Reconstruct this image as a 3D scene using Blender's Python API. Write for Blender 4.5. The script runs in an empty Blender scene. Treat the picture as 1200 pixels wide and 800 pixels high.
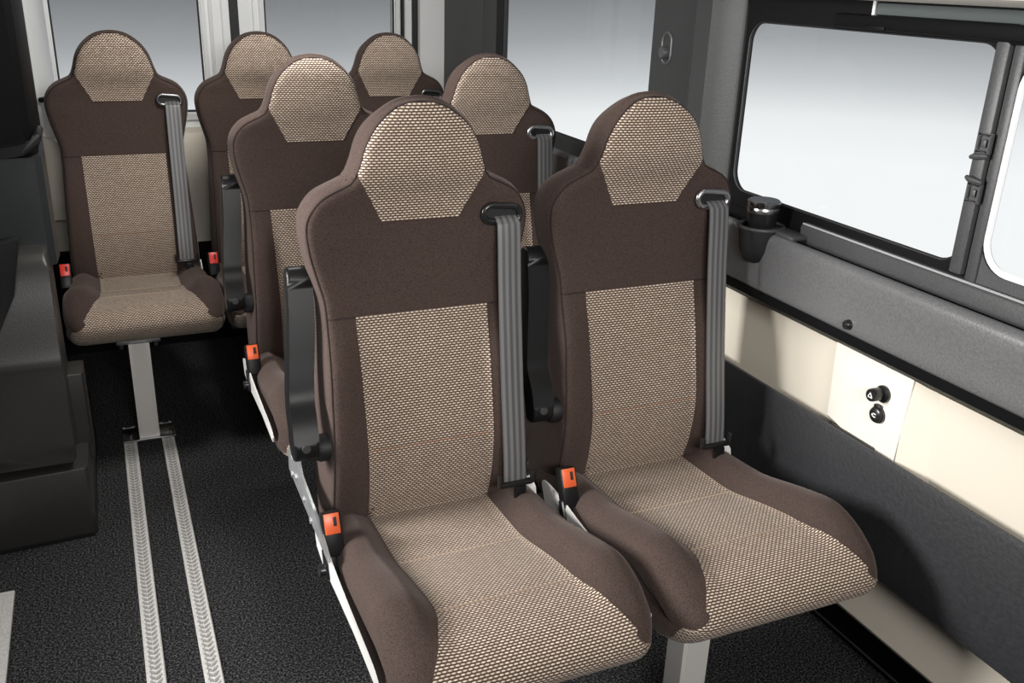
import bpy, bmesh, math, random
import numpy as np
from mathutils import Vector, Matrix
random.seed(4)
H = 1.412                                   # eye height above the van floor
C = bpy.context.scene.collection
sc = bpy.context.scene
PI = math.pi

# ------------------------------------------------------------------ helpers
def link(name, bm, mat, parent=None, smooth=40, loc=None):
    bmesh.ops.remove_doubles(bm, verts=bm.verts, dist=1e-6)
    bmesh.ops.recalc_face_normals(bm, faces=bm.faces)
    me = bpy.data.meshes.new(name); bm.to_mesh(me); bm.free()
    me.materials.append(mat)
    if smooth:
        for p in me.polygons: p.use_smooth = True
        me.set_sharp_from_angle(angle=math.radians(smooth))
    o = bpy.data.objects.new(name, me); C.objects.link(o)
    if parent: o.parent = parent
    if loc: o.location = loc
    return o

def tag(o, label, cat, group=None):
    o['label'] = label; o['category'] = cat
    if group: o['group'] = group
    return o
def struct(o, label=None):
    o['kind'] = 'structure'
    if label: o['label'] = label
    return o
def empty(name, loc=(0, 0, 0)):
    o = bpy.data.objects.new(name, None); C.objects.link(o); o.location = loc
    o.empty_display_size = .05
    return o

def box(bm, c, s, bev=0.0, seg=2, rot=None):
    r = bmesh.ops.create_cube(bm, size=1)
    vs = r['verts']
    bmesh.ops.scale(bm, vec=s, verts=vs)
    if bev > 0:
        es = list({e for v in vs for e in v.link_edges})
        b = bmesh.ops.bevel(bm, geom=es, offset=bev, segments=seg, profile=.5, affect='EDGES')
        vs = list({v for f in b['faces'] for v in f.verts} | {v for v in vs if v.is_valid})
    if rot is not None: bmesh.ops.rotate(bm, cent=(0, 0, 0), matrix=rot, verts=vs)
    bmesh.ops.translate(bm, vec=c, verts=vs)
    return vs
def span(bm, x0, x1, y0, y1, z0, z1, bev=0.0, seg=2):
    return box(bm, ((x0+x1)/2, (y0+y1)/2, (z0+z1)/2), (abs(x1-x0), abs(y1-y0), abs(z1-z0)), bev, seg)

def prism(bm, pts, lo, hi, axis='x', bev=0.0, seg=2):
    """polygon pts (u,v) extruded along axis: x -> (y,z), y -> (x,z), z -> (x,y)"""
    def mk(u, v, w):
        return {'x': (w, u, v), 'y': (u, w, v), 'z': (u, v, w)}[axis]
    a = [bm.verts.new(mk(u, v, lo)) for u, v in pts]
    b = [bm.verts.new(mk(u, v, hi)) for u, v in pts]
    n = len(pts)
    f1 = bm.faces.new(a); f2 = bm.faces.new(b[::-1])
    for i in range(n): bm.faces.new((a[i], a[(i+1) % n], b[(i+1) % n], b[i]))
    if bev > 0:
        es = [e for e in f1.edges] + [e for e in f2.edges]
        bmesh.ops.bevel(bm, geom=es, offset=bev, segments=seg, profile=.5, affect='EDGES')

def tube(bm, pts, r, n=10, closed=False, cap=True):
    pts = [Vector(p) for p in pts]; m = len(pts); rings = []
    up = Vector((0, 0, 1)); prev = None
    for i, p in enumerate(pts):
        if closed: t = pts[(i+1) % m] - pts[i-1]
        else: t = pts[min(i+1, m-1)] - pts[max(i-1, 0)]
        t.normalize()
        if prev is None:
            a = Vector((0, 0, 1)) if abs(t.z) < .9 else Vector((1, 0, 0))
            prev = (a - t*a.dot(t)).normalized()
        else: prev = (prev - t*prev.dot(t)).normalized()
        b = t.cross(prev)
        rr = r[i] if isinstance(r, (list, tuple)) else r
        rings.append([bm.verts.new(p + prev*(math.cos(2*PI*k/n)*rr) + b*(math.sin(2*PI*k/n)*rr)) for k in range(n)])
    for i in range(m if closed else m-1):
        A, B = rings[i], rings[(i+1) % m]
        for k in range(n): bm.faces.new((A[k], A[(k+1) % n], B[(k+1) % n], B[k]))
    if cap and not closed:
        bm.faces.new(rings[0][::-1]); bm.faces.new(rings[-1])

def lathe(bm, prof, c, axis='z', n=32):
    rings = []
    for r, h in prof:
        ring = []
        for k in range(n):
            a = 2*PI*k/n; u, v = math.cos(a)*r, math.sin(a)*r
            p = {'z': (u, v, h), 'x': (h, u, v), 'y': (u, h, v)}[axis]
            ring.append(bm.verts.new(Vector(p)+Vector(c)))
        rings.append(ring)
    for A, B in zip(rings, rings[1:]):
        for k in range(n): bm.faces.new((A[k], A[(k+1) % n], B[(k+1) % n], B[k]))
    bm.faces.new(rings[0]); bm.faces.new(rings[-1][::-1])

def catmull(pts, per=8):
    P = [np.array(p, float) for p in pts]; out = []
    for i in range(len(P)-1):
        p0 = P[max(i-1, 0)]; p1 = P[i]; p2 = P[i+1]; p3 = P[min(i+2, len(P)-1)]
        for k in range(per):
            t = k/per
            out.append(.5*((2*p1)+(-p0+p2)*t+(2*p0-5*p1+4*p2-p3)*t*t+(-p0+3*p1-3*p2+p3)*t**3))
    out.append(P[-1]); return np.array(out)
def resample(P, n):
    P = np.array(P); d = np.r_[0, np.cumsum(np.linalg.norm(np.diff(P, axis=0), axis=1))]
    s = np.linspace(0, d[-1], n)
    return np.stack([np.interp(s, d, P[:, k]) for k in range(P.shape[1])], 1)
def sst(a, b, x):
    t = min(1, max(0, (x-a)/(b-a))); return t*t*(3-2*t)
def thick(path, rad, n=8):
    """outline of a path with radii and round ends (2-D)"""
    P = catmull(path, 6); R = catmull([(r,) for r in rad], 6)[:, 0]
    T = np.gradient(P, axis=0); T /= np.linalg.norm(T, axis=1)[:, None]
    N = np.stack([-T[:, 1], T[:, 0]], 1)
    L = list(P + N*R[:, None]); Rr = list((P - N*R[:, None])[::-1])
    def arc(c, r, a0):
        return [c + r*np.array((math.cos(a0-PI*k/n), math.sin(a0-PI*k/n))) for k in range(1, n)]
    aE = math.atan2(N[-1][1], N[-1][0]); aS = math.atan2(-N[0][1], -N[0][0])
    return [tuple(p) for p in L + arc(P[-1], R[-1], aE) + Rr + arc(P[0], R[0], aS)]

# ------------------------------------------------------------------ materials
def newmat(name):
    m = bpy.data.materials.new(name); m.use_nodes = True
    nt = m.node_tree; b = nt.nodes['Principled BSDF']
    return m, nt, b
def N(nt, t, **kw):
    n = nt.nodes.new(t)
    for k, v in kw.items():
        if k in n.inputs: n.inputs[k].default_value = v
        else: setattr(n, k, v)
    return n
def plain(name, col, rough=.5, metal=0.0, spec=.5, grain=None, bump=.0, coat=0, aniso=None):
    m, nt, b = newmat(name)
    b.inputs['Base Color'].default_value = (*col, 1)
    b.inputs['Roughness'].default_value = rough; b.inputs['Metallic'].default_value = metal
    b.inputs['Specular IOR Level'].default_value = spec
    b.inputs['Coat Weight'].default_value = coat
    if grain:
        tc = N(nt, 'ShaderNodeTexCoord'); no = N(nt, 'ShaderNodeTexNoise', Scale=grain, Detail=3.0)
        nt.links.new(tc.outputs['Object'], no.inputs['Vector'])
        bp = N(nt, 'ShaderNodeBump', Strength=bump, Distance=.001)
        nt.links.new(no.outputs['Fac'], bp.inputs['Height']); nt.links.new(bp.outputs['Normal'], b.inputs['Normal'])
        mx = N(nt, 'ShaderNodeMixRGB', blend_type='MULTIPLY'); mx.inputs[0].default_value = .35
        mx.inputs[1].default_value = (*col, 1); nt.links.new(no.outputs['Fac'], mx.inputs[2])
        rp = N(nt, 'ShaderNodeMapRange'); rp.inputs[1].default_value = .3; rp.inputs[2].default_value = .7
        rp.inputs[3].default_value = .55; rp.inputs[4].default_value = 1.45
        nt.links.new(no.outputs['Fac'], rp.inputs[0]); nt.links.new(rp.outputs[0], mx.inputs[2])
        nt.links.new(mx.outputs[0], b.inputs['Base Color'])
    return m

def fabric_brown():
    m, nt, b = newmat('brown_twill')
    tc = N(nt, 'ShaderNodeTexCoord')
    def chk(s):
        mp = N(nt, 'ShaderNodeMapping'); mp.inputs['Rotation'].default_value = (.6, .8, .78)
        nt.links.new(tc.outputs['Object'], mp.inputs[0])
        v = N(nt, 'ShaderNodeTexVoronoi', Scale=s); nt.links.new(mp.outputs[0], v.inputs['Vector']); return v
    v = chk(720)
    no = N(nt, 'ShaderNodeTexNoise', Scale=9.0, Detail=2.0); nt.links.new(tc.outputs['Object'], no.inputs['Vector'])
    cr = N(nt, 'ShaderNodeValToRGB')
    cr.color_ramp.elements[0].position = .1; cr.color_ramp.elements[0].color = (.100, .069, .059, 1)
    cr.color_ramp.elements[1].position = .8; cr.color_ramp.elements[1].color = (.034, .0235, .0205, 1)
    nt.links.new(v.outputs['Distance'], cr.inputs[0]); nt.links.new(cr.outputs[0], b.inputs['Base Color'])
    b.inputs['Roughness'].default_value = .9; b.inputs['Specular IOR Level'].default_value = .15
    b.inputs['Sheen Weight'].default_value = .16; b.inputs['Sheen Roughness'].default_value = .45
    b.inputs['Sheen Tint'].default_value = (.85, .72, .68, 1)
    bp = N(nt, 'ShaderNodeBump', Strength=.35, Distance=.0006, invert=True)
    nt.links.new(v.outputs['Distance'], bp.inputs['Height']); nt.links.new(bp.outputs['Normal'], b.inputs['Normal'])
    return m

def fabric_check():
    m, nt, b = newmat('beige_dash_weave')
    uv = N(nt, 'ShaderNodeUVMap')
    bw, rh = .0085, .0046
    sep = N(nt, 'ShaderNodeSeparateXYZ'); nt.links.new(uv.outputs[0], sep.inputs[0])
    def M(op, a, c=None, d=None):
        n = N(nt, 'ShaderNodeMath', operation=op)
        for i, x in enumerate((a, c, d)):
            if x is None: continue
            if isinstance(x, (int, float)): n.inputs[i].default_value = x
            else: nt.links.new(x, n.inputs[i])
        return n.outputs[0]
    v = M('DIVIDE', sep.outputs['Y'], rh); row = M('FLOOR', v)
    odd = M('MULTIPLY', M('FLOORED_MODULO', row, 2.0), .5)
    u = M('ADD', M('DIVIDE', sep.outputs['X'], bw), odd)
    fu = M('SUBTRACT', M('FRACT', u), .5); fv = M('SUBTRACT', M('FRACT', v), .5)
    eu = M('POWER', M('ABSOLUTE', M('DIVIDE', fu, .375)), 2.4); ev = M('POWER', M('ABSOLUTE', M('DIVIDE', fv, .275)), 2.2)
    r = M('ADD', eu, ev)
    dash = N(nt, 'ShaderNodeMapRange', interpolation_type='SMOOTHSTEP')
    for i, x in enumerate((.35, 1.35, 1.0, 0.0)): dash.inputs[i+1].default_value = x
    nt.links.new(r, dash.inputs[0])
    # strip between dashes of a row is mid brown, gap between rows is darkest
    rowm = N(nt, 'ShaderNodeMapRange', interpolation_type='SMOOTHSTEP')
    for i, x in enumerate((.22, .46, 1.0, 0.0)): rowm.inputs[i+1].default_value = x
    nt.links.new(M('ABSOLUTE', fv), rowm.inputs[0])
    wn = N(nt, 'ShaderNodeTexWhiteNoise', noise_dimensions='2D')
    cx = N(nt, 'ShaderNodeCombineXYZ'); nt.links.new(M('FLOOR', u), cx.inputs[0]); nt.links.new(row, cx.inputs[1])
    nt.links.new(cx.outputs[0], wn.inputs['Vector'])
    m1 = N(nt, 'ShaderNodeMixRGB'); m1.inputs[1].default_value = (.035, .021, .015, 1); m1.inputs[2].default_value = (.175, .122, .092, 1)
    nt.links.new(rowm.outputs[0], m1.inputs[0])
    lt = N(nt, 'ShaderNodeMixRGB'); lt.inputs[1].default_value = (.62, .51, .41, 1); lt.inputs[2].default_value = (.82, .71, .60, 1)
    nt.links.new(wn.outputs['Value'], lt.inputs[0])
    m2 = N(nt, 'ShaderNodeMixRGB'); nt.links.new(dash.outputs[0], m2.inputs[0])
    nt.links.new(m1.outputs[0], m2.inputs[1]); nt.links.new(lt.outputs[0], m2.inputs[2])
    nt.links.new(m2.outputs[0], b.inputs['Base Color'])
    b.inputs['Roughness'].default_value = .85; b.inputs['Specular IOR Level'].default_value = .2
    b.inputs['Sheen Weight'].default_value = .08
    bp = N(nt, 'ShaderNodeBump', Strength=.5, Distance=.0008)
    nt.links.new(dash.outputs[0], bp.inputs['Height']); nt.links.new(bp.outputs['Normal'], b.inputs['Normal'])
    return m

def carpet():
    m, nt, b = newmat('anthracite_carpet')
    tc = N(nt, 'ShaderNodeTexCoord')
    a = N(nt, 'ShaderNodeTexNoise', Scale=210.0, Detail=3.0, Roughness=.7); nt.links.new(tc.outputs['Object'], a.inputs['Vector'])
    cr = N(nt, 'ShaderNodeValToRGB'); e = cr.color_ramp.elements
    e[0].position = .46; e[0].color = (.009, .009, .010, 1); e[1].position = .70; e[1].color = (.18, .18, .185, 1)
    nt.links.new(a.outputs['Fac'], cr.inputs[0]); nt.links.new(cr.outputs[0], b.inputs['Base Color'])
    b.inputs['Roughness'].default_value = 1; b.inputs['Specular IOR Level'].default_value = .1
    bp = N(nt, 'ShaderNodeBump', Strength=.8, Distance=.003)
    nt.links.new(a.outputs['Fac'], bp.inputs['Height']); nt.links.new(bp.outputs['Normal'], b.inputs['Normal'])
    return m

def webbing():
    m, nt, b = newmat('grey_webbing')
    uv = N(nt, 'ShaderNodeUVMap'); w = N(nt, 'ShaderNodeTexWave', Scale=26.0, bands_direction='X')
    nt.links.new(uv.outputs[0], w.inputs['Vector'])
    cr = N(nt, 'ShaderNodeValToRGB'); e = cr.color_ramp.elements
    e[0].position = .25; e[0].color = (.07, .07, .072, 1); e[1].position = .75; e[1].color = (.155, .155, .16, 1)
    nt.links.new(w.outputs['Fac'], cr.inputs[0]); nt.links.new(cr.outputs[0], b.inputs['Base Color'])
    b.inputs['Roughness'].default_value = .42
    b.inputs['Sheen Weight'].default_value = .2
    return m

def glass():
    m, nt, b = newmat('clear_window_glass'); nt.nodes.remove(b)
    out = nt.nodes['Material Output']
    t = N(nt, 'ShaderNodeBsdfTransparent'); t.inputs[0].default_value = (.97, .98, .98, 1)
    g = N(nt, 'ShaderNodeBsdfGlossy', Roughness=.0)
    mx = N(nt, 'ShaderNodeMixShader'); mx.inputs[0].default_value = .015
    nt.links.new(t.outputs[0], mx.inputs[1]); nt.links.new(g.outputs[0], mx.inputs[2])
    nt.links.new(mx.outputs[0], out.inputs['Surface'])
    return m

BROWN = fabric_brown(); CHECK = fabric_check(); CARPET = carpet(); WEB = webbing(); GLASS = glass()
SEAM = plain('dark_brown_thread', (.022, .013, .011), .9)
TAN = plain('tan_crease_highlight', (.36, .28, .21), .85)  # lightened colour paints the highlight along the cushion creases
STITCH = plain('rust_thread', (.22, .105, .06), .8)
BLACK = plain('black_moulded_plastic', (.009, .009, .0095), .33, 0, .25, 900, bump=.25)
BLACKS = plain('smooth_black_plastic', (.012, .012, .013), .28)
RUBBER = plain('black_rubber', (.008, .008, .009), .6)
EDGE = plain('light_grey_edge', (.34, .34, .35), .35)  # light grey for the thin line on the window channel
ORANGE = plain('orange_red_plastic', (.83, .13, .035), .35)
REDB = plain('red_plastic', (.80, .045, .03), .35)
CHROME = plain('satin_metal', (.55, .55, .56), .28, 1.0)
GUNM = plain('dark_satin_metal', (.20, .20, .205), .3, .9)
TREAD = plain('shaded_aluminium_tread', (.44, .43, .42), .45, .2)  # darker grey put in for the shading of the chevron ridges
ALU = plain('anodised_aluminium', (.84, .83, .81), .36, .1, grain=250, bump=.05)
GALV = plain('galvanised_steel', (.62, .64, .65), .35, .8, grain=60, bump=.05)
PAN = plain('white_painted_steel', (.72, .71, .69), .4)
POST = plain('grey_painted_steel', (.74, .72, .68), .38, .1)
GREY = plain('dark_grey_grained_trim', (.052, .053, .055), .46, grain=260, bump=.35)
PAD = plain('grey_grained_leatherette', (.105, .106, .109), .34, 0, .8, 230, bump=.35)
LOWER = plain('charcoal_grained_panel', (.026, .027, .030), .5, grain=120, bump=.9)
CREAM = plain('cream_moulded_trim', (.70, .645, .545), .45)
CREAMW = plain('warm_white_moulded_trim', (.72, .685, .62), .42)
WHITE = plain('white_painted_metal', (.84, .86, .87), .3)
LIGHTG = plain('light_grey_paint', (.74, .75, .76), .4)
DARKP = plain('black_grained_trim', (.0045, .0045, .005), .55, 0, .12, 220, bump=.3)
CONS = plain('dark_warm_grey_trim', (.034, .0325, .031), .42, 0, .5, 260, bump=.25)
CEIL = plain('cream_headliner', (.50, .48, .44), .8)
MARK = plain('white_print', (.85, .85, .85), .5)

# ------------------------------------------------------------------ seat surfaces (seat frame: x right, y away, z above floor)
half = catmull([(0, -.197), (.03, -.2005), (.058, -.213), (.086, -.238), (.104, -.268), (.115, -.303), (.127, -.329),
                (.150, -.341), (.180, -.357), (.200, -.383), (.2075, -.412), (.203, -.455), (.191, -.505), (.182, -.545),
                (.181, -.60), (.185, -.67), (.190, -.78), (.195, -.90), (.192, -1.0)], 8) + np.array((0, H))
ZT = H-.197
def wid(z): return float(np.interp(-z, -half[:, 1], half[:, 0]))
hr = resample(half, 78)
bot = [(x, half[-1, 1]) for x in np.linspace(half[-1, 0], 0, 10)[1:]]
rightp = np.vstack([hr, bot])
loop = np.vstack([rightp, (rightp[1:-1]*np.array((-1, 1)))[::-1]])           # clockwise seen from the front
dense = np.vstack([resample(half, 400), resample(half, 400)*np.array((-1, 1))])
yk = catmull([(-.19, .028), (-.215, .010), (-.25, -.003), (-.316, -.004), (-.36, .006), (-.405, .013), (-.48, .011), (-.571, 0.), (-.70, -.030),
              (-.813, -.053), (-.90, -.048), (-.965, -.03), (-1.02, -.01)], 8)
def yf0(z): return float(np.interp(-(z-H), -yk[:, 0], yk[:, 1]))
RF, RB = .017, .034
def front(x, z, d=None):
    if d is None: d = float(np.min(np.hypot(dense[:, 0]-x, dense[:, 1]-z)))
    zc = z-H
    y = yf0(z) - .018*sst(-.57, -.68, zc)*sst(.112, .150, abs(x)) - .014*sst(-.37, -.29, zc)*max(0, 1-(x/.125)**2)
    y += .006*sst(-.50, -.42, zc)*sst(-.33, -.37, zc)*sst(.05, .17, abs(x))*-1
    if d < RF: y += RF-math.sqrt(max(0, RF*RF-(RF-d)**2))
    return y
def yback(z): return .108 - .018*sst(-.40, -.28, z-H) - .02*sst(-.26, -.19, z-H)

def backrest_bm():
    n = len(loop)
    T = np.roll(loop, -1, 0)-np.roll(loop, 1, 0); T /= np.linalg.norm(T, axis=1)[:, None]
    Nn = np.stack([-T[:, 1], T[:, 0]], 1)
    if np.sum(Nn*(loop-np.array((0, H-.6)))) < 0: Nn = -Nn
    def inset(d): return loop-Nn*d
    sp = np.stack([np.zeros(n), np.clip(loop[:, 1], H-.86, H-.335)], 1)
    rings = []
    K = 11
    base = inset(RF)
    for j in range(K, 0, -1):
        P = base+(sp-base)*(j/K)
        rings.append([(x, front(x, z, 1), z) for x, z in P])
    for th in np.linspace(0, PI/2, 6):
        d = RF*(1-math.sin(th)); P = inset(d)
        rings.append([(x, front(x, z, 1)+RF*(1-math.cos(th)), z) for x, z in P])
    for t in np.linspace(0, 1, 6)[1:]:
        d = -.004*math.sin(PI*t); P = inset(d)
        rings.append([(x, (front(lx, lz, 1)+RF)*(1-t)+(yback(lz)-RB)*t, z) for (x, z), (lx, lz) in zip(P, loop)])
    for th in np.linspace(0, PI/2, 6)[1:]:
        d = RB*(1-math.cos(th)); P = inset(d)
        rings.append([(x, yback(lz)-RB+RB*math.sin(th), z) for (x, z), (lx, lz) in zip(P, loop)])
    base2 = inset(RB)
    for j in range(1, 5):
        P = base2+(sp-base2)*(j/4)
        rings.append([(x, yback(lz), z) for (x, z), (lx, lz) in zip(P, loop)])
    bm = bmesh.new()
    R = [[bm.verts.new(p) for p in r] for r in rings]
    for A, B in zip(R, R[1:]):
        for k in range(n):
            bm.faces.new((A[k], A[(k+1) % n], B[(k+1) % n], B[k]))
    bmesh.ops.remove_doubles(bm, verts=bm.verts, dist=1e-5)
    dead = [f for f in bm.faces if f.calc_area() < 1e-11]
    bmesh.ops.delete(bm, geom=dead, context='FACES')
    return bm

def grid_patch(P3, Q3, UV):
    """P3 outer grid, Q3 same grid sunk below the cover: surface plus a sewn-in edge"""
    bm = bmesh.new(); ul = bm.loops.layers.uv.new('UVMap')
    R, Cn = len(P3), len(P3[0])
    V = [[bm.verts.new(p) for p in row] for row in P3]; uvd = {}
    for i in range(R):
        for j in range(Cn): uvd[V[i][j]] = UV[i][j]
    edge = [(0, j) for j in range(Cn)]+[(i, Cn-1) for i in range(1, R)]+[(R-1, j) for j in range(Cn-2, -1, -1)]+[(i, 0) for i in range(R-2, 0, -1)]
    W = []
    for i, j in edge:
        w = bm.verts.new(Q3[i][j]); uvd[w] = UV[i][j]; W.append(w)
    for i in range(R-1):
        for j in range(Cn-1): bm.faces.new((V[i][j], V[i][j+1], V[i+1][j+1], V[i+1][j]))
    m = len(edge)
    for k in range(m):
        a, b = V[edge[k][0]][edge[k][1]], V[edge[(k+1) % m][0]][edge[(k+1) % m][1]]
        bm.faces.new((a, W[k], W[(k+1) % m], b))
    for f in bm.faces:
        for l in f.loops: l[ul].uv = uvd[l.vert]
    return bm

def head_insert_bm():
    zs = [ZT-.005-.0005*k*k for k in range(1, 6)] + list(np.linspace(ZT-.022, H-.405, 36))
    P, Q, U = [], [], []
    for z in zs:
        zc = z-H
        if zc > -.316:
            w = wid(min(z+.004, ZT-1e-4))-.004
        else: w = .1165+(.0707-.1165)*((-.316-zc)/.089)
        row, qr, ur = [], [], []
        for t in np.linspace(-1, 1, 41):
            x = t*w; y = front(x, z)
            row.append((x, y-.0018, z)); qr.append((x, y+.004, z)); ur.append((x, z))
        P.append(row); Q.append(qr); U.append(ur)
    return grid_patch(P, Q, U)
def lumbar_insert_bm():
    P, Q, U = [], [], []
    for zc in np.linspace(-.571, -.985, 44):
        w = .1249+(.1214-.1249)*((-.571-zc)/.39)
        z = zc+H; row, qr, ur = [], [], []
        for t in np.linspace(-1, 1, 41):
            x = t*w; y = front(x, z, 1)
            row.append((x, y-.0018, z)); qr.append((x, y+.004, z)); ur.append((x, z))
        P.append(row); Q.append(qr); U.append(ur)
    return grid_patch(P, Q, U)

# cushion: centre profile (y, z-H) from the back junction over the top, round the nose and back underneath
prof_top = catmull([(.03, -.968), (-.02, -.967), (-.10, -.963), (-.19, -.957), (-.235, -.949), (-.32, -.926), (-.40, -.909), (-.46, -.9065),
                    (-.51, -.914), (-.545, -.935), (-.556, -.957), (-.546, -.980), (-.520, -1.003), (-.48, -1.020), (-.45, -1.026)], 8)
prof_bot = np.array([(-.3, -1.028), (-.1, -1.028), (.02, -1.026), (.032, -.995)])
NTOP = 90
PT = resample(prof_top, NTOP); PB = prof_bot
prof = np.vstack([PT, PB])+np.array((0, H))
pn = np.roll(prof, -1, 0)-np.roll(prof, 1, 0); pn /= np.linalg.norm(pn, axis=1)[:, None]
pn = np.stack([pn[:, 1], -pn[:, 0]], 1)
if pn[20][1] < 0: pn = -pn
plen = np.r_[0, np.cumsum(np.linalg.norm(np.diff(PT, axis=0), axis=1))]
def hwid(y): return float(np.interp(-y, [-.05, .0, .2, .40, .47, .52, .565], [.203, .205, .213, .2195, .2195, .215, .200]))
RE = .042
def cush(x, k, off=0.0):
    y, z = prof[k]; ny, nz = pn[k]; hw = hwid(y); ax = abs(x); d = 0
    if ax > hw-RE:
        q = min(1, (ax-(hw-RE))/RE); d = RE*(1-math.sqrt(max(0, 1-q*q)))
    top = max(0, nz)
    b = .037*sst(.108, .165, ax)*sst(-.55, -.39, y)*(.75+.25*sst(.02, -.12, y))*top
    return (x, y+ny*(off-d), z+nz*(off-d)+b)
def cushion_bm():
    bm = bmesh.new(); cols = []
    ts = [math.copysign(1-(1-abs(t))**1.7, t) for t in np.linspace(-1, 1, 61)]
    for t in ts:
        cols.append([bm.verts.new(cush(t*hwid(prof[k][0]), k)) for k in range(len(prof))])
    n = len(prof)
    for A, B in zip(cols, cols[1:]):
        for k in range(n): bm.faces.new((A[k], A[(k+1) % n], B[(k+1) % n], B[k]))
    bm.faces.new(cols[0][::-1]); bm.faces.new(cols[-1])
    return bm
def insw(y, k):
    if k > 60:
        z = prof[k][1]-H
        if z < -.935: return .160+.045*sst(-.930, -.975, z)
    return float(np.interp(-y, [0, .19, .41, .44, .47, .50, .53, .55, .56], [.119, .118, .1185, .123, .133, .143, .160, .176, .180]))
def seat_insert_bm():
    P, Q, U = [], [], []
    for k in range(4, NTOP-2):
        w = insw(prof[k][0], k); w = min(w, hwid(prof[k][0])-.004)
        row, qr, ur = [], [], []
        for t in np.linspace(-1, 1, 45):
            x = t*w
            row.append(cush(x, k, .0018)); qr.append(cush(x, k, -.004)); ur.append((x, plen[k]))
        P.append(row); Q.append(qr); U.append(ur)
    return grid_patch(P, Q, U)
def kat(y): return int(np.argmin(np.abs(prof[:55, 0]-y)))

def seat(variant=None):
    root = empty('passenger_seat')
    back = link('backrest', backrest_bm(), BROWN, root, 60)
    link('head_insert', head_insert_bm(), CHECK, back, 60)['label'] = 'beige dash-woven head panel'
    link('lumbar_insert', lumbar_insert_bm(), CHECK, back, 60)['label'] = 'beige dash-woven lumbar panel'
    bm = bmesh.new()                                    # piping round the front edge, cross seams, neck seams
    T = np.roll(loop, -1, 0)-np.roll(loop, 1, 0); T /= np.linalg.norm(T, axis=1)[:, None]
    Nn = np.stack([-T[:, 1], T[:, 0]], 1)
    if np.sum(Nn*(loop-np.array((0, H-.6)))) < 0: Nn = -Nn
    ins = loop-Nn*.0045; n = len(ins)
    tube(bm, [(x, front(x, z, .0045)-.0004, z) for x, z in ins], .0016, 6, closed=True)
    for s in (-1, 1):
        zq = H-.571
        tube(bm, [(s*x, front(s*x, zq)-.0003, zq) for x in np.linspace(.124, wid(zq)-.003, 10)], .0013, 6)
        i = int(np.argmin(np.abs(hr[:, 1]-(H-.326)))); x, z = hr[i]
        tube(bm, [(s*(x+.0005), y, z) for y in np.linspace(front(x, z, 0)+.002, yback(z)-RB, 6)], .0016, 6)
    link('piping', bm, SEAM, back, 60)
    bm = bmesh.new()
    zq = H-.813
    tube(bm, [(x, front(x, zq, 1)-(.0021), zq) for x in np.linspace(-.121, .121, 30)], .0013, 6)
    link('cross_stitching', bm, STITCH, back, 60)
    cu = link('seat_cushion', cushion_bm(), BROWN, root, 60)
    link('seat_insert', seat_insert_bm(), CHECK, cu, 60)['label'] = 'beige dash-woven seat panel'
    for yy in (-.21, -.43):
        bm = bmesh.new()
        k = kat(yy); tube(bm, [cush(x, k, .0021) for x in np.linspace(-.117, .117, 30)], .0016, 6)
        link('cross_seam', bm, TAN, cu, 60)
    # steel pan: base sheet and two side plates
    bm = bmesh.new(); span(bm, -.20, .20, -.38, .03, H-1.062, H-1.026, .004)
    link('seat_pan', bm, BLACKS, root)
    for s in (-1,):
        bm = bmesh.new()
        pl = catmull([(-.055, -.950), (-.065, -.938), (-.13, -.936), (-.22, -.946), (-.34, -.952), (-.44, -.956), (-.475, -.968)], 6)
        lowr = [(-.475, -.978), (-.34, -.975), (-.22, -.982), (-.13, -.99), (-.07, -.980)]
        prism(bm, [(a, b+H) for a, b in list(map(tuple, pl))+lowr], s*.2240, s*.2275, 'x')
        link('side_plate', bm, PAN, root)['label'] = 'white steel side plate'
    # galvanised hinge bracket behind the left hip
    bm = bmesh.new()
    prism(bm, [(y, z+H) for y, z in [(.15, -.935), (.15, -.895), (.11, -.855), (.05, -.85), (.02, -.88), (-.10, -.895), (-.19, -.925), (-.19, -.938)]], -.2330, -.2285, 'x')
    for y, z in ((.10, -.885), (.07, -.91), (.11, -.925), (.0, -.92), (-.06, -.93)): lathe(bm, [(.006, -.236), (.006, -.232)], (0, y, z+H), 'x', 12)
    link('hinge_bracket', bm, GALV, root)['label'] = 'galvanised steel hinge bracket'
    # pedestal
    ped = None
    bm = bmesh.new(); px, py = -.030, -.335
    prism(bm, [(px-.03, py-.022), (px+.03, py-.022), (px+.03, py+.03), (px-.03, py+.03)], .012, H-1.075, 'z', .003)
    prism(bm, [(px-.02, py-.0235), (px+.02, py-.0235), (px+.02, py-.02), (px-.02, py-.02)], .02, H-1.08, 'z')
    ped = link('pedestal', bm, POST, root); ped['label'] = 'pale grey steel pedestal'
    bm = bmesh.new(); span(bm, px-.063, px+.063, py-.035, py+.04, H-1.076, H-1.062, .002)
    for sx in (-.05, .05): lathe(bm, [(.006, H-1.092), (.006, H-1.075)], (px+sx, py-.02, 0), 'z', 8)
    link('top_plate', bm, CHROME, ped)
    bm = bmesh.new(); span(bm, px-.080, px+.078, py-.035, py+.06, .005, .014, .002)
    for sx in (-.058, .066): lathe(bm, [(.008, .014), (.008, .024), (.005, .026)], (px+sx, py-.012, 0), 'z', 8)
    link('base_plate', bm, CHROME, ped)
    # belt guide in the right shoulder
    gx, gz = .152, H-.403
    def stad(w, h, n=8):
        r = h/2; o = []
        for a in np.linspace(-PI/2, PI/2, n): o.append((w/2-r+r*math.cos(a), r*math.sin(a)))
        for a in np.linspace(PI/2, 3*PI/2, n): o.append((-w/2+r+r*math.cos(a), r*math.sin(a)))
        return o
    bm = bmesh.new()
    tl = -.10
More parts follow.
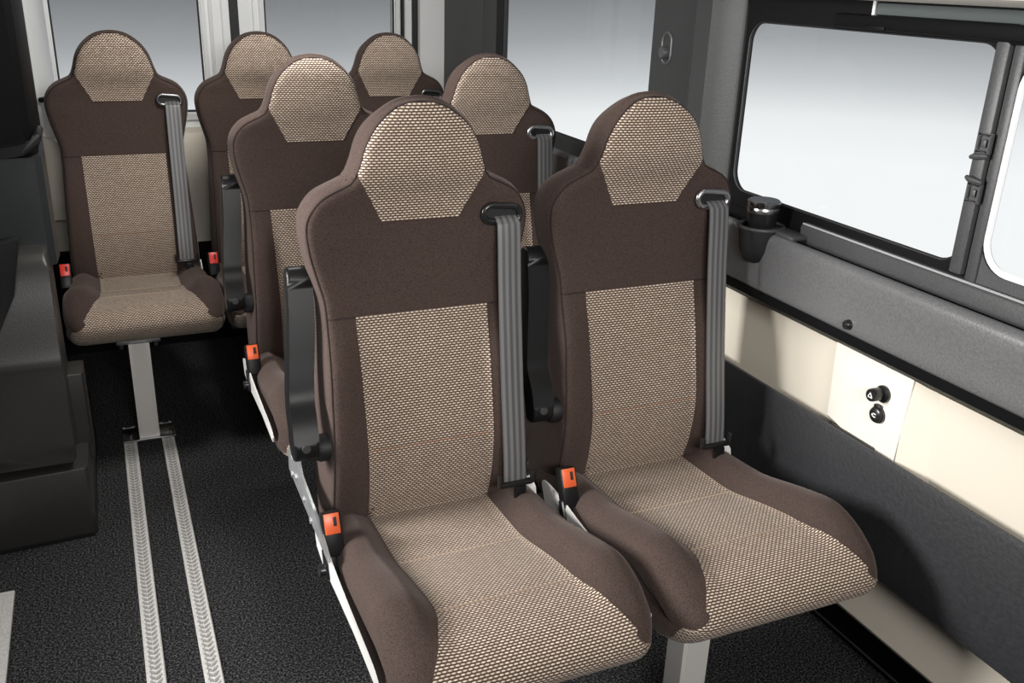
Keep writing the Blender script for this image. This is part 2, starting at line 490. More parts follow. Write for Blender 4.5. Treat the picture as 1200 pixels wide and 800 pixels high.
    tube(bm, [(gx+a*math.cos(tl)-b*math.sin(tl), front(gx, gz, 1)-.006, gz+a*math.sin(tl)+b*math.cos(tl)) for a, b in stad(.072, .031)], .0062, 8, closed=True)
    guide = link('belt_guide', bm, GUNM, root, 60)
    bm = bmesh.new()
    prism(bm, [(gx+a*math.cos(tl)-b*math.sin(tl), gz+a*math.sin(tl)+b*math.cos(tl)) for a, b in stad(.072, .031)], front(gx, gz, 1)-.003, front(gx, gz, 1)+.012, 'y')
    link('slot', bm, RUBBER, guide)
    # webbing
    bm = bmesh.new(); ul = bm.loops.layers.uv.new('UVMap')
    path = catmull([(.160, front(.16, gz, 1)-.001, gz-.004), (.160, -.008, gz-.012), (.160, -.016, gz-.03), (.158, -.034, H-.55), (.155, -.066, H-.72), (.152, -.094, H-.845), (.151, -.103, H-.902)], 6)
    rows = []
    for p in path:
        r = []
        for t in np.linspace(-1, 1, 9):
            r.append((bm.verts.new((p[0]+t*.0225, p[1]-.0015*(1-t*t), p[2])), (t*.0225, p[2])))
        for t in np.linspace(1, -1, 9):
            r.append((bm.verts.new((p[0]+t*.0225, p[1]+.0018-.0015*(1-t*t), p[2])), (t*.0225, p[2])))
        rows.append(r)
    for A, B in zip(rows, rows[1:]):
        m = len(A)
        for k in range(m):
            f = bm.faces.new((A[k][0], A[(k+1) % m][0], B[(k+1) % m][0], B[k][0]))
            uvs = {A[k][0]: A[k][1], A[(k+1) % m][0]: A[(k+1) % m][1], B[(k+1) % m][0]: B[(k+1) % m][1], B[k][0]: B[k][1]}
            for l in f.loops: l[ul].uv = uvs[l.vert]
    bm.faces.new([a for a, _ in rows[0]]); bm.faces.new([a for a, _ in rows[-1]][::-1])
    link('belt_webbing', bm, WEB, root, 50)['label'] = 'grey ribbed belt webbing'
    # tongue: U-shaped loop with a latch blade under it
    bm = bmesh.new(); tx, ty, tz = .151, -.106, H-.905
    box(bm, (tx, ty, tz), (.070, .012, .010), .003)
    for s in (-1, 1): box(bm, (tx+s*.034, ty-.002, tz+.011), (.007, .013, .026), .003)
    tg = link('belt_tongue', bm, BLACKS, root); tg['label'] = 'black belt tongue'
    bm = bmesh.new(); box(bm, (tx+.008, ty-.004, tz-.022), (.024, .010, .036), .003)
    link('latch', bm, BLACK, tg)
    bm = bmesh.new(); prism(bm, [(-.11, H-.965), (-.065, H-.965), (-.055, H-.925), (-.075, H-.912), (-.10, H-.925)], .194, .1975, 'x')
    link('belt_anchor', bm, PAN, root)
    # buckle on the left hip
    rot = Matrix.Rotation(math.radians(-24), 3, 'X')
    bm = bmesh.new(); cb = Vector((-.213, -.138, H-.915))
    box(bm, cb, (.034, .026, .078), .004, rot=rot)
    bk = link('belt_buckle', bm, BLACK, root)
    bm = bmesh.new()
    cbt = cb+rot @ Vector((0, -.0, .0375))
    box(bm, cb+rot @ Vector((0, -.0122, .0185)), (.0265, .004, .036), .001, rot=rot)
    link('release_button', bm, ORANGE, bk)['label'] = 'orange release button'
    bm = bmesh.new(); box(bm, cb+rot @ Vector((.005, -.0143, .022)), (.006, .002, .016), .0006, rot=rot)
    link('slot', bm, RUBBER, bk)
    bm = bmesh.new(); cb2 = cb+rot @ Vector((-.008, 0, -.044))
    box(bm, cb2+rot @ Vector((-.001, 0, -.006)), (.024, .018, .055), .004, rot=rot)
    lathe(bm, [(.010, -.020), (.011, -.017), (.011, .0), (.010, .006)], cb2+Vector((-.002, -.004, -.016)), 'x', 16)
    link('pivot', bm, BLACKS, bk)
    return root
def armrest(root):
    bm = bmesh.new()
    ol = thick([(.062, H-.510), (.044, H-.58), (.018, H-.675), (.002, H-.722), (-.026, H-.757), (-.038, H-.787)], [.022, .023, .0225, .022, .024, .028])
    prism(bm, ol, -.2565, -.2125, 'x', .006, 3)
    for v in bm.verts: v.co.x += .022*sst(H-.80, H-.50, v.co.z)
    ar = link('armrest', bm, BLACK, root, 50); ar['label'] = 'black moulded armrest folded up'
    bm = bmesh.new()
    lathe(bm, [(.022, -.2135), (.025, -.209), (.025, -.182), (.02, -.17)], (0, -.034, H-.800), 'x', 24)
    link('pivot', bm, RUBBER, ar)
    bm = bmesh.new()
    lathe(bm, [(.0075, -.0675), (.0075, -.064)], (-.236, 0, H-.782), 'y', 14)
    link('screw_cap', bm, GREY, ar)
    return ar

def copy_tree(o, parent=None, skip=()):
    c = o.copy(); C.objects.link(c); c.parent = parent
    for ch in o.children:
        if ch.name.split('.')[0] in skip: continue
        copy_tree(ch, c, skip)
    return c

seats = {}
proto = seat(); armrest(proto)
POS = dict(A=(.5043, 1.524), B=(.9643, 1.524), C=(.5006, 2.3577), D=(.9786, 2.3724), E=(.0660, 3.2168), F=(.5100, 3.2202), G=(.9510, 3.2271))
LAB = dict(
    A='brown and beige front-row seat on the aisle with black-framed belt guide and armrest',
    B='brown and beige front-row seat beside the grey padded wall and ashtray',
    C='brown and beige middle-row seat on the aisle, armrest up, directly behind the front aisle seat',
    D='brown and beige middle-row seat by the rear side window, half hidden behind the front pair',
    E='single brown and beige back-row seat on a pale pedestal standing on the floor rails',
    F='brown and beige middle seat of the back row, before the gap between the rear doors',
    G='brown and beige back-row corner seat of which mostly the headrest shows')
for k in 'ABCDEFG':
    if k == 'A': s = proto
    else: s = copy_tree(proto, None, ('hinge_bracket',) if k in 'BC' else ('armrest', 'hinge_bracket', 'side_plate', 'pivot'))
    s.location = (POS[k][0], POS[k][1], 0); seats[k] = s
    tag(s, LAB[k], 'seat', 'brown and beige passenger seats')
def find(root, name):
    for ch in root.children_recursive:
        if ch.name.split('.')[0] == name: return ch
def setmat(o, m):
    o.material_slots[0].link = 'OBJECT'; o.material_slots[0].material = m
setmat(find(seats['A'], 'belt_guide'), BLACKS)
for k in 'BD': setmat(find(seats[k], 'belt_guide'), CHROME)
for k in 'EF': setmat(find(seats[k], 'release_button'), REDB)

# ------------------------------------------------------------------ floor, rails
YN, YR = -.9, 3.80
XL, XR = -.40, 1.46
bm = bmesh.new(); span(bm, -.75, XR+.05, YN, YR, -.05, 0)
struct(link('floor', bm, CARPET, None, 0), 'dark grey speckled carpet floor')

def rail(x0, x1, label):
    bm = bmesh.new()
    prism(bm, [(x0, 0), (x0, .004), (x0+.002, .006), (x0+.0095, .006), (x0+.0105, .0032), (x1-.0105, .0032), (x1-.0095, .006), (x1-.002, .006), (x1, .004), (x1, 0)], YN+.3, 2.97, 'y')
    rl = link('floor_rail', bm, ALU, None, 25); bm = bmesh.new()
    c = (x0+x1)/2; y = YN+.35
    while y < 2.94:                                         # chevron tread in the groove
        for s in (-1, 1):
            a = [(c+s*.001, y), (c+s*.0125, y+.009), (c+s*.0125, y+.0155), (c+s*.001, y+.0065)]
            if s < 0: a = a[::-1]
            prism(bm, a, .003, .0066, 'z')
        y += .0168
    link('chevron_tread', bm, TREAD, rl, 0)
    return rl
tag(rail(-.043, -.004, ''), 'chevron-patterned aluminium floor rail nearer the side door', 'rail', 'seat rails in the carpet')
tag(rail(.070, .108, ''), 'chevron-patterned aluminium floor rail nearer the paired seats', 'rail', 'seat rails in the carpet')
bm = bmesh.new(); span(bm, -.42, -.312, YN+.2, 2.152, .0, .010, .003); span(bm, -.42, -.335, YN+.2, 2.135, .008, .014, .002)
for y in (2.08, 1.9, 1.7): lathe(bm, [(.006, .013), (.005, .016)], (-.36, y, 0), 'z', 12)
tag(link('sill_plate', bm, ALU), 'bare aluminium sill plate on the carpet edge by the side door', 'sill plate')

# ------------------------------------------------------------------ frames with a round-cornered opening
def rrect(u0, u1, v0, v1, r, n=8, m=6):
    pts, out = [], []
    cs = [(u1-r, v1-r, 0), (u0+r, v1-r, 90), (u0+r, v0+r, 180), (u1-r, v0+r, 270)]
    for cx, cy, a0 in cs:
        for k in range(n+1):
            a = math.radians(a0+90*k/n); pts.append((cx+r*math.cos(a), cy+r*math.sin(a)))
    return pts
def outer(u0, u1, v0, v1, U0, U1, V0, V1, r, n=8):
    out = []
    for (bx, by, cx, cy, sx, sy, fl) in [(u1-r, v1-r, U1, V1, 1, 1, 0), (u0+r, v1-r, U0, V1, -1, 1, 1), (u0+r, v0+r, U0, V0, -1, -1, 0), (u1-r, v0+r, U1, V0, 1, -1, 1)]:
        for k in range(n+1):
            a = 90*k/n
            if fl: a = 90-a
            if a <= 45: p = (cx, by+(cy-by)*math.tan(math.radians(a)))
            else: p = (bx+(cx-bx)*math.tan(math.radians(90-a)), cy)
            out.append(p)
    return out
def framed(bm, ap, ou, r, w0, w1, axis, rim=.0):
    """plate between opening ap=(u0,u1,v0,v1) and outer rectangle ou, from depth w0 (inside face) to w1"""
    a = rrect(*ap, r); o = outer(*ap, *ou, r)
    def mk(p, w): return {'x': (w, p[0], p[1]), 'y': (p[0], w, p[1])}[axis]
    A0 = [bm.verts.new(mk(p, w0)) for p in a]; O0 = [bm.verts.new(mk(p, w0)) for p in o]
    A1 = [bm.verts.new(mk(p, w1)) for p in a]; O1 = [bm.verts.new(mk(p, w1)) for p in o]
    n = len(a)
    for k in range(n):
        j = (k+1) % n
        for q in ((A0[k], A0[j], O0[j], O0[k]), (A1[k], O1[k], O1[j], A1[j]), (A0[k], A1[k], A1[j], A0[j]), (O0[k], O0[j], O1[j], O1[k])):
            try: bm.faces.new(q)
            except ValueError: pass
def loop3(ap, r, w, axis, n=8):
    return [{'x': (w, p[0], p[1]), 'y': (p[0], w, p[1])}[axis] for p in rrect(*ap, r, n)]
def pane(bm, ap, w, axis, t=.004, g=.012):
    u0, u1, v0, v1 = ap
    if axis == 'x': span(bm, w, w+t, u0-g, u1+g, v0-g, v1+g)
    else: span(bm, u0-g, u1+g, w, w+t, v0-g, v1+g)

# ------------------------------------------------------------------ right wall
WX = 1.30
wr = struct(empty('wall_right', (0, 0, 0)), 'right van wall with dark panels and cream strip')
W1 = (1.075, 1.715, H-.430, H-.070)           # main window opening (y0,y1,z0,z1)
W2 = (2.092, 3.048, H-.447, H+.02)
W3 = (.38, 1.037, H-.424, H-.078)
bm = bmesh.new()
framed(bm, W1, (1.056, 1.80, H-.465, H-.03), .045, WX, WX+.014, 'x')
link('window_surround', bm, DARKP, wr, 30)
bm = bmesh.new()
framed(bm, W3, (-.2, 1.056, H-.465, H-.03), .05, WX, WX+.014, 'x')
link('front_surround', bm, GREY, wr, 30)
bm = bmesh.new()
framed(bm, W2, (1.99, 3.10, H-.50, H+.12), .03, WX, WX+.014, 'x')
link('rear_surround', bm, GREY, wr, 30)
bm = bmesh.new()                               # header above the windows, closing up to the roof
span(bm, WX, WX+.05, YN, 1.80, H-.03, H+.42)
span(bm, WX, WX+.05, 1.80, YR, H+.11, H+.42)
span(bm, WX, WX+.05, YN, -.2, H-.50, H-.03)
link('header_panel', bm, DARKP, wr, 0)
bm = bmesh.new(); span(bm, WX-.018, WX+.002, .2, 1.445, H-.068, H-.043, .005); span(bm, WX-.010, WX+.002, .2, 1.45, H-.072, H-.060, .003)
span(bm, WX-.021, WX-.016, 1.36, 1.31, H-.067, H-.060, .001)
link('sliding_rail', bm, DARKP, wr)
bm = bmesh.new(); span(bm, WX-.004, WX+.004, .2, 1.352, H-.042, H-.022, .002)
link('roof_strip', bm, plain('green_grey_strip', (.10, .115, .115), .3), wr)
bm = bmesh.new(); span(bm, WX-.008, WX+.002, 1.352, 1.360, H-.044, H-.018, .002)
link('strip_joint', bm, LIGHTG, wr)
bm = bmesh.new(); span(bm, WX, WX+.05, YN, 3.10, H-.62, H-.463)
link('inner_panel', bm, DARKP, wr, 0)
# lower ledge of the window with sliding channel
bm = bmesh.new()
prism(bm, [(WX+.02, H-.50), (WX-.012, H-.486), (WX-.014, H-.454), (WX-.010, H-.448), (WX+.02, H-.440)], .0, 1.452, 'y', .002)
link('window_channel', bm, GREY, wr)
bm = bmesh.new(); tube(bm, [(WX-.011, y, H-.4465) for y in (.2, .8, 1.13, 1.448)], .0022, 6)
link('channel_trim', bm, EDGE, wr)
# padded upper panel
bm = bmesh.new()
pad = [(WX+.05, H-.50), (WX-.008, H-.497)] + [tuple(p) for p in catmull([(WX-.026, H-.488), (WX-.040, H-.478), (WX-.051, H-.4765), (WX-.059, H-.484), (WX-.0625, H-.50), (WX-.064, H-.55), (WX-.066, H-.590), (WX-.062, H-.599)], 5)] + [(WX+.05, H-.603)]
prism(bm, pad, YN, 3.12, 'y')
link('padded_panel', bm, PAD, wr, 40)['label'] = 'grey grained padded panel under the window'
bm = bmesh.new()
prism(bm, [(WX+.05, H-.599), (WX-.060, H-.599), (WX-.056, H-.622), (WX-.006, H-.654), (WX+.05, H-.66)], YN, 3.12, 'y')
link('pad_underside', bm, DARKP, wr, 20)
bm = bmesh.new()
prism(bm, [(WX+.06, H-.60), (WX, H-.60), (WX+.004, H-.80), (WX+.01, H-.89), (WX+.06, H-.89)], YN, 3.2, 'y')
link('cream_strip', bm, CREAM, wr, 20)['label'] = 'cream moulded strip between grey panels'
bm = bmesh.new()
lp = [(WX+.06, H-.812), (WX+.012, H-.812), (WX+.010, H-.86), (WX-.020, H-.86), (WX-.022, H-.804), (WX-.026, H-.799), (WX-.032, H-.801), (WX-.034, H-.812), (WX-.028, H-1.02), (WX-.02, H-1.062), (WX+.02, H-1.095), (WX+.06, H-1.095)]
lp = [(WX+.05, H-.885), (WX-.020, H-.885), (WX-.022, H-.816)] + [(a, b-.012) if b > H-.9 else (a, b) for a, b in lp[5:]]
prism(bm, lp, YN, 3.2, 'y')
link('lower_panel', bm, LOWER, wr, 30)['label'] = 'charcoal grained lower panel'
bm = bmesh.new(); tube(bm, [(WX-.0295, y, H-.8125) for y in (YN, .8, 2, 3.2)], .0024, 6)
link('panel_rim', bm, GREY, wr)
bm = bmesh.new()
prism(bm, [(WX+.15, H-1.085), (WX+.042, H-1.085), (WX+.042, H-1.108), (WX+.020, H-1.212), (WX+.028, H-1.224), (WX+.15, H-1.226)], YN, 3.75, 'y')
link('base_strip', bm, CREAM, wr, 30)['label'] = 'cream sloping strip at the wall foot'
bm = bmesh.new()
prism(bm, [(WX+.16, H-1.22), (WX+.06, H-1.22), (WX+.088, H-1.29), (WX+.140, H-1.40), (WX+.16, 0)], YN, 3.75, 'y')
struct(link('baseboard_right', bm, DARKP, None, 30), 'black kick strip along the wall foot')
bm = bmesh.new(); tube(bm, [(WX+.128, y, H-1.378) for y in (YN, 1, 3.7)], .003, 6)
link('kick_rim', bm, GREY, wr)
# socket console on the cream strip
bm = bmesh.new()
prism(bm, [(1.300, H-.640), (1.292, H-.806), (1.235, H-.812), (1.224, H-.822), (1.150, H-.826), (1.110, H-.83), (1.098, H-.64)], WX-.016, WX+.02, 'x', .003)
con = link('socket_console', bm, CREAMW, wr, 30)
bm = bmesh.new()
prism(bm, [(WX-.015, 1.106), (WX+.012, 1.022), (WX+.03, 1.022), (WX+.03, 1.106)], H-.84, H-.62, 'z')
link('console_return', bm, CREAM, wr, 20)
bm = bmesh.new(); span(bm, WX-.021, WX+.004, 1.155, 1.272, H-.840, H-.812, .004)
link('pocket_lip', bm, plain('dark_olive_plastic', (.06, .054, .045), .5), wr)
# B-pillar between windows: sash frame
bm = bmesh.new()
span(bm, WX-.010, WX+.012, 1.058, 1.084, H-.44, H-.065, .004); span(bm, WX-.005, WX+.012, 1.032, 1.054, H-.45, H-.06, .006)
link('sash_post', bm, GREY, wr)
bm = bmesh.new()
tube(bm, loop3((.385, 1.026, H-.418, H-.086), .05, WX-.003, 'x'), .0055, 8, closed=True)
link('window_rim', bm, WHITE, wr)
# pillar C between window 1 and the rear side window
bm = bmesh.new()
prism(bm, [(WX+.014, 1.722), (WX-.004, 1.725), (WX-.006, 1.735), (WX-.036, 1.775), (WX-.048, 1.79), (WX-.050, 1.845), (WX-.040, 1.86), (WX-.012, 1.915), (WX-.010, 2.085), (WX+.0, 2.092), (WX+.014, 2.088)], H-.455, H+.40, 'z')
pc = struct(link('trim_1', bm, plain('charcoal_pillar_trim', (.030, .031, .032), .5, 0, .35, 260, .3), None, 35), 'grey grained pillar between the side windows')
bm = bmesh.new()
q = thick([(2.014, H-.166), (2.014, H-.134)], [.020, .020]); tube(bm, [(WX-.0105, a, b) for a, b in q], .004, 6, closed=True)
link('recess_rim', bm, GREY, pc)
bm = bmesh.new(); lathe(bm, [(.012, -.019), (.015, -.015), (.015, .0)], (WX-.008, 2.014, H-.160), 'x', 20)
link('button', bm, GREY, pc)
# glass
def window(name, ap, r, label):
    bm = bmesh.new(); tube(bm, loop3(ap, r, WX+.006, 'x'), .004, 8, closed=True)
    f = struct(link(name, bm, RUBBER), label)
    bm = bmesh.new(); pane(bm, ap, WX+.0145, 'x'); g = link('pane', bm, GLASS, f, 0)
    return f
window('window_1', W1, .045, 'side window beside the front seats')
window('window_2', W2, .03, 'side window beside the back rows')
window('window_3', W3, .05, 'side window at the edge of the photo')

# latches on the sash post
def sash_latch(z, up, label):
    r = empty('sash_latch', (WX-.010, 1.064, z))
    bm = bmesh.new(); s = 1 if up else -1
    ring = [(-.011, -.013), (.011, -.013), (.011, .013), (-.011, .013)]
    tube(bm, [(-.003, a, b) for a, b in ring], .0035, 6, closed=True)
    span(bm, -.001, .002, -.013, .013, -.016, .016); span(bm, -.005, -.001, -.005, .005, -.006, .006, .001)
    link('frame', bm, GREY, r)
    bm = bmesh.new()
    tube(bm, [(-.003, -.012, -s*.019), (-.006, -.002, -s*.020), (-.008, .010, -s*.022), (-.006, .017, -s*.024)], [.0035, .0045, .005, .0035], 8)
    link('catch', bm, GREY, r)
    return tag(r, label, 'latch', 'sash window latches')
sash_latch(H-.222, True, 'grey window latch, upper of the two on the window post')
sash_latch(H-.302, False, 'grey window latch, lower of the two on the window post')

# cup holder and ashtray
ch = empty('cup_holder', (1.250, 1.530, H-.470))
bm = bmesh.new(); lathe(bm, [(.014, -.078), (.030, -.070), (.041, -.045), (.046, -.006), (.047, 0), (.041, .0), (.040, -.01), (.02, -.02)], (0, 0, 0), 'z', 36)
link('bowl', bm, RUBBER, ch, 50)
bm = bmesh.new(); tube(bm, [(.046*math.cos(a), .046*math.sin(a), .001) for a in np.linspace(0, 2*PI, 37)[:-1]], .004, 8, closed=True)
span(bm, .0, .045, -.10, -.02, -.008, .002, .003)
link('rim', bm, GREY, ch, 50)
tag(ch, 'black round cup holder set in the wall pad below the window', 'cup holder')
at = empty('ashtray', (1.250, 1.530, H-.486))
bm = bmesh.new(); lathe(bm, [(.024, 0), (.029, .012), (.032, .045), (.032, .048)], (0, 0, 0), 'z', 36)
link('cup', bm, BLACKS, at, 40)
bm = bmesh.new(); lathe(bm, [(.0325, .048), (.0335, .050), (.0335, .056), (.0325, .058), (.0325, .060), (.034, .062), (.034, .070), (.031, .073)], (0, 0, 0), 'z', 36)
lid = link('lid', bm, CHROME, at, 40)
bm = bmesh.new(); box(bm, (-.026, -.022, .066), (.016, .012, .012), .003); link('flap', bm, BLACKS, lid)
tag(at, 'black ashtray pot with a shiny metal lid standing in the cup holder', 'ashtray')

# sockets
def rnd(name, y, z, label, plug):
    r = empty(name, (WX-.016, y, z))
    bm = bmesh.new(); lathe(bm, [(.0135, -.008), (.0165, -.005), (.0165, .004)], (0, 0, 0), 'x', 28); link('collar', bm, BLACKS, r, 40)
    if plug:
        bm = bmesh.new(); lathe(bm, [(.0115, -.030), (.0125, -.027), (.0125, -.010), (.010, -.004)], (0, .003, 0), 'x', 28); k = link('knob', bm, BLACKS, r, 40)
        bm = bmesh.new()                               # printed symbol: open triangle
        for a, b in (((-.005, -.004), (.001, .005)), ((.001, .005), (.005, -.003)), ((-.005, -.004), (.005, -.004))):
            tube(bm, [(-.0302, .003+a[0], a[1]), (-.0302, .003+b[0], b[1])], .0009, 6)
        link('symbol', bm, MARK, k)
    else:
        bm = bmesh.new(); lathe(bm, [(.012, -.011), (.0145, -.009), (.0145, -.004)], (0, 0, 0), 'x', 28)
        span(bm, -.009, .0, -.007, .008, .012, .021, .002)
        k = link('cap', bm, BLACKS, r, 40)
        bm = bmesh.new()
        for z0 in (-.003, .003): span(bm, -.0118, -.011, -.004, .006, z0-.001, z0+.001)
        span(bm, -.0118, -.011, .003, .006, -.004, .004)
        link('symbol', bm, MARK, k)
    return tag(r, label, 'socket')
rnd('lighter_socket', 1.160, H-.700, 'round black lighter socket with knob plugged in, upper on the cream console', True)
rnd('power_socket', 1.163, H-.744, 'capped round black power socket, lower on the cream console', False)
cl = bmesh.new(); lathe(cl, [(.0075, -.012), (.009, -.010), (.010, .004)], (0, 0, 0), 'x', 16); box(cl, (-.012, 0, .001), (.004, .011, .005), .001)
o = link('trim_clip', cl, BLACKS, None, 40, (WX-.063, 1.226, H-.580)); tag(o, 'small black round clip near the bottom edge of the padded panel', 'clip')

# ------------------------------------------------------------------ rear end: corner pillar and two doors
bm = bmesh.new()
prism(bm, [(WX+.014, 3.055), (WX-.004, 3.052), (WX-.004, 3.11), (WX+.014, 3.13)], H-.60, H+.4, 'z')
struct(link('trim_2', bm, RUBBER, None, 30), 'black seal strip behind the rear side window')
bm = bmesh.new()
prism(bm, [(WX+.014, 3.11), (WX-.002, 3.11), (WX-.018, 3.20), (WX-.012, 3.215), (WX-.012, 3.62), (WX+.014, 3.64)], 0, H+.4, 'z')
struct(link('trim_3', bm, GREY, None, 30), 'grey corner pillar lining in the rear corner')
bm = bmesh.new()
prism(bm, [(WX+.10, 3.62), (WX-.015, 3.625), (WX-.035, 3.66), (WX-.085, 3.70), (WX-.092, 3.76), (WX+.10, 3.80)], 0, H+.4, 'z', 0)
struct(link('trim_4', bm, LIGHTG, None, 40), 'light grey painted rear door post')
YD = 3.75
def rear_door(name, x0, x1, ap, label, hs):
    d = struct(empty(name), label)
    bm = bmesh.new(); framed(bm, ap, (x0, x1, H-.575, H+.42), .02, YD, YD+.05, 'y')
    link('door_frame', bm, WHITE, d, 30)
    bm = bmesh.new(); framed(bm, (ap[0]-.006, ap[1]+.006, ap[2]-.01, ap[3]), (ap[0]-.022, ap[1]+.022, ap[2]-.03, ap[3]+.02), .02, YD-.012, YD+.01, 'y')
    link('glass_bead', bm, LIGHTG, d, 30)
    bm = bmesh.new(); tube(bm, loop3(ap, .02, YD+.003, 'y'), .004, 6, closed=True); link('seal', bm, RUBBER, d)
    bm = bmesh.new(); pane(bm, ap, YD+.02, 'y'); link('pane', bm, GLASS, d, 0)
    bm = bmesh.new(); span(bm, x0, x1, YD-.055, YD+.05, 0, H-1.0); link('lower_lining', bm, DARKP, d, 0)
    bm = bmesh.new(); prism(bm, [(YD+.05, H-1.0), (YD-.06, H-1.0), (YD-.06, H-.62), (YD-.05, H-.585), (YD-.02, H-.57), (YD+.05, H-.57)], x0, x1, 'x')
    link('door_lining', bm, CREAM, d, 30)
    return d
rear_door('door_1', -.36, .492, (-.108, .385, H-.512, H+.30), 'left rear door leaf with window', 1)
rear_door('door_2', .526, WX-.085, (.622, 1.122, H-.512, H+.30), 'right rear door leaf with window', -1)
bm = bmesh.new(); span(bm, .488, .530, YD+.004, YD+.05, 0, H+.42)
struct(link('trim_5', bm, RUBBER, None, 0), 'black seal between the rear doors')
bm = bmesh.new(); span(bm, .418, .432, YD-.006, YD+.002, H-.57, H+.4, .003); span(bm, .462, .468, YD-.006, YD+.002, H-.57, H+.4, .002); span(bm, .575, .58, YD-.006, YD+.002, H-.57, H+.4, .002)
struct(link('trim_6', bm, LIGHTG), 'folded metal edges of the rear doors')
bm = bmesh.new(); span(bm, 1.150, 1.160, YD-.02, YD+.01, H-.57, H+.4, .003); span(bm, 1.196, 1.218, YD-.03, YD+.01, H-.57, H+.4, .003)
struct(link('trim_7', bm, RUBBER), 'black seal along the right rear door')

# ------------------------------------------------------------------ left wall (behind the side door opening)
wl = struct(empty('wall_left'), 'left van wall with black linings behind the side door')
bm = bmesh.new(); span(bm, -.46, -.40, 2.36, YR, 0, H+.42)
link('outer_skin', bm, DARKP, wl, 0)
bm = bmesh.new()                                          # black pillar lining
prism(bm, [(-.42, 2.52), (-.165, 2.52), (-.150, 2.53), (-.142, 2.56), (-.150, 3.0), (-.42, 3.0)], H-.44, H+.4, 'z')
link('pillar_lining', bm, DARKP, wl, 30)
bm = bmesh.new()                                          # ledge / pull handle
q = thick([(-.40, H-.432), (-.25, H-.428), (-.16, H-.416), (-.135, H-.390)], [.012, .012, .012, .010])
prism(bm, q, 2.47, 2.60, 'y', .004)
link('ledge_handle', bm, BLACK, wl, 40)
bm = bmesh.new()                                          # smooth upper panel
prism(bm, [(-.42, 2.50), (-.150, 2.50), (-.135, 2.515), (-.130, 2.6), (-.14, 2.80), (-.42, 2.80)], H-.712, H-.442, 'z')
link('upper_panel', bm, plain('blue_grey_satin_trim', (.028, .031, .034), .42, 0, .4, 300, bump=.15), wl, 30)
bm = bmesh.new()                                          # bulging middle cover
sec = [tuple(p) for p in catmull([(2.52, -.655), (2.43, -.665), (2.385, -.74), (2.352, -.875), (2.342, -.915), (2.345, -.96), (2.352, -1.19)], 6)]
sec = [(2.60, -.655)]+sec+[(2.60, -1.195)]
prism(bm, [(a, b+H) for a, b in sec], -.42, -.150, 'x', .012, 3)
link('arch_cover', bm, CONS, wl, 40)
bm = bmesh.new()
prism(bm, [(-.21, 2.50), (-.118, 2.50), (-.112, 2.51), (-.112, 2.60), (-.21, 2.60)], H-1.262, H-1.01, 'z', .004)
link('side_cover', bm, CONS, wl, 30)
bm = bmesh.new()
prism(bm, [(-.42, 2.338), (-.135, 2.353), (-.126, 2.363), (-.120, 2.9), (-.42, 2.9)], .0, H-1.212, 'z', .004)
link('base_box', bm, CONS, wl, 30)
bm = bmesh.new(); prism(bm, [(-.42, 2.332), (-.132, 2.347), (-.132, 2.356), (-.42, 2.341)], .0, .010, 'z')
link('base_lip', bm, BLACKS, wl, 0)
bm = bmesh.new()                                          # dark wedge of the door edge
prism(bm, [(-.42, H-.58), (-.232, H-.600), (-.198, H-.590), (-.196, H-.602), (-.222, H-.72), (-.262, H-.80), (-.42, H-1.0)], 2.30, 2.345, 'y', .004)
link('door_edge_guide', bm, BLACKS, wl, 30)
bm = bmesh.new()                                          # white rear corner sheet metal and cream lining
prism(bm, [(-.42, 3.50), (-.165, 3.50), (-.150, 3.52), (-.128, 3.60), (-.122, 3.76), (-.42, 3.76)], H-.575, H+.4, 'z')
struct(link('trim_8', bm, WHITE, None, 40), 'white painted rear corner post')
bm = bmesh.new()
cr = [tuple(p) for p in catmull([(-.30, H-.545), (-.17, H-.55), (-.122, H-.572), (-.095, H-.62), (-.088, H-.75), (-.09, H-.83)], 6)]
prism(bm, [(-.42, H-.83), (-.42, H-.545)]+cr, 3.46, 3.72, 'y', .008)
struct(link('trim_9', bm, CREAM, None, 40), 'cream lining low in the rear left corner')
bm = bmesh.new(); tube(bm, [(-.165, 3.49, H-.43), (-.14, 3.475, H-.425), (-.10, 3.475, H-.425)], .009, 8)
tag(link('door_check', bm, BLACKS), 'small black stop on the white post beside the single back seat', 'door stop')

# ------------------------------------------------------------------ roof
bm = bmesh.new(); span(bm, -.46, WX+.05, YN, YR, H+.42, H+.46)
struct(link('ceiling', bm, CEIL, None, 0), 'pale headliner')
bm = bmesh.new(); prism(bm, [(WX+.0, H-.0185), (WX-.10, H-.0175), (WX-.12, H-.008), (WX-.16, H+.10), (WX-.16, H+.42), (WX+.0, H+.42)], YN, 1.74, 'y')
struct(link('trim_10', bm, CEIL, None, 40), 'cream roof side trim above the window')

bm = bmesh.new(); span(bm, -.75, WX+.15, YN-.04, YN, 0, H+.46)  # screen added behind the camera to keep outside light out
struct(link('front_blocker', bm, DARKP, None, 0), 'unseen dark screen added to block light at the front')

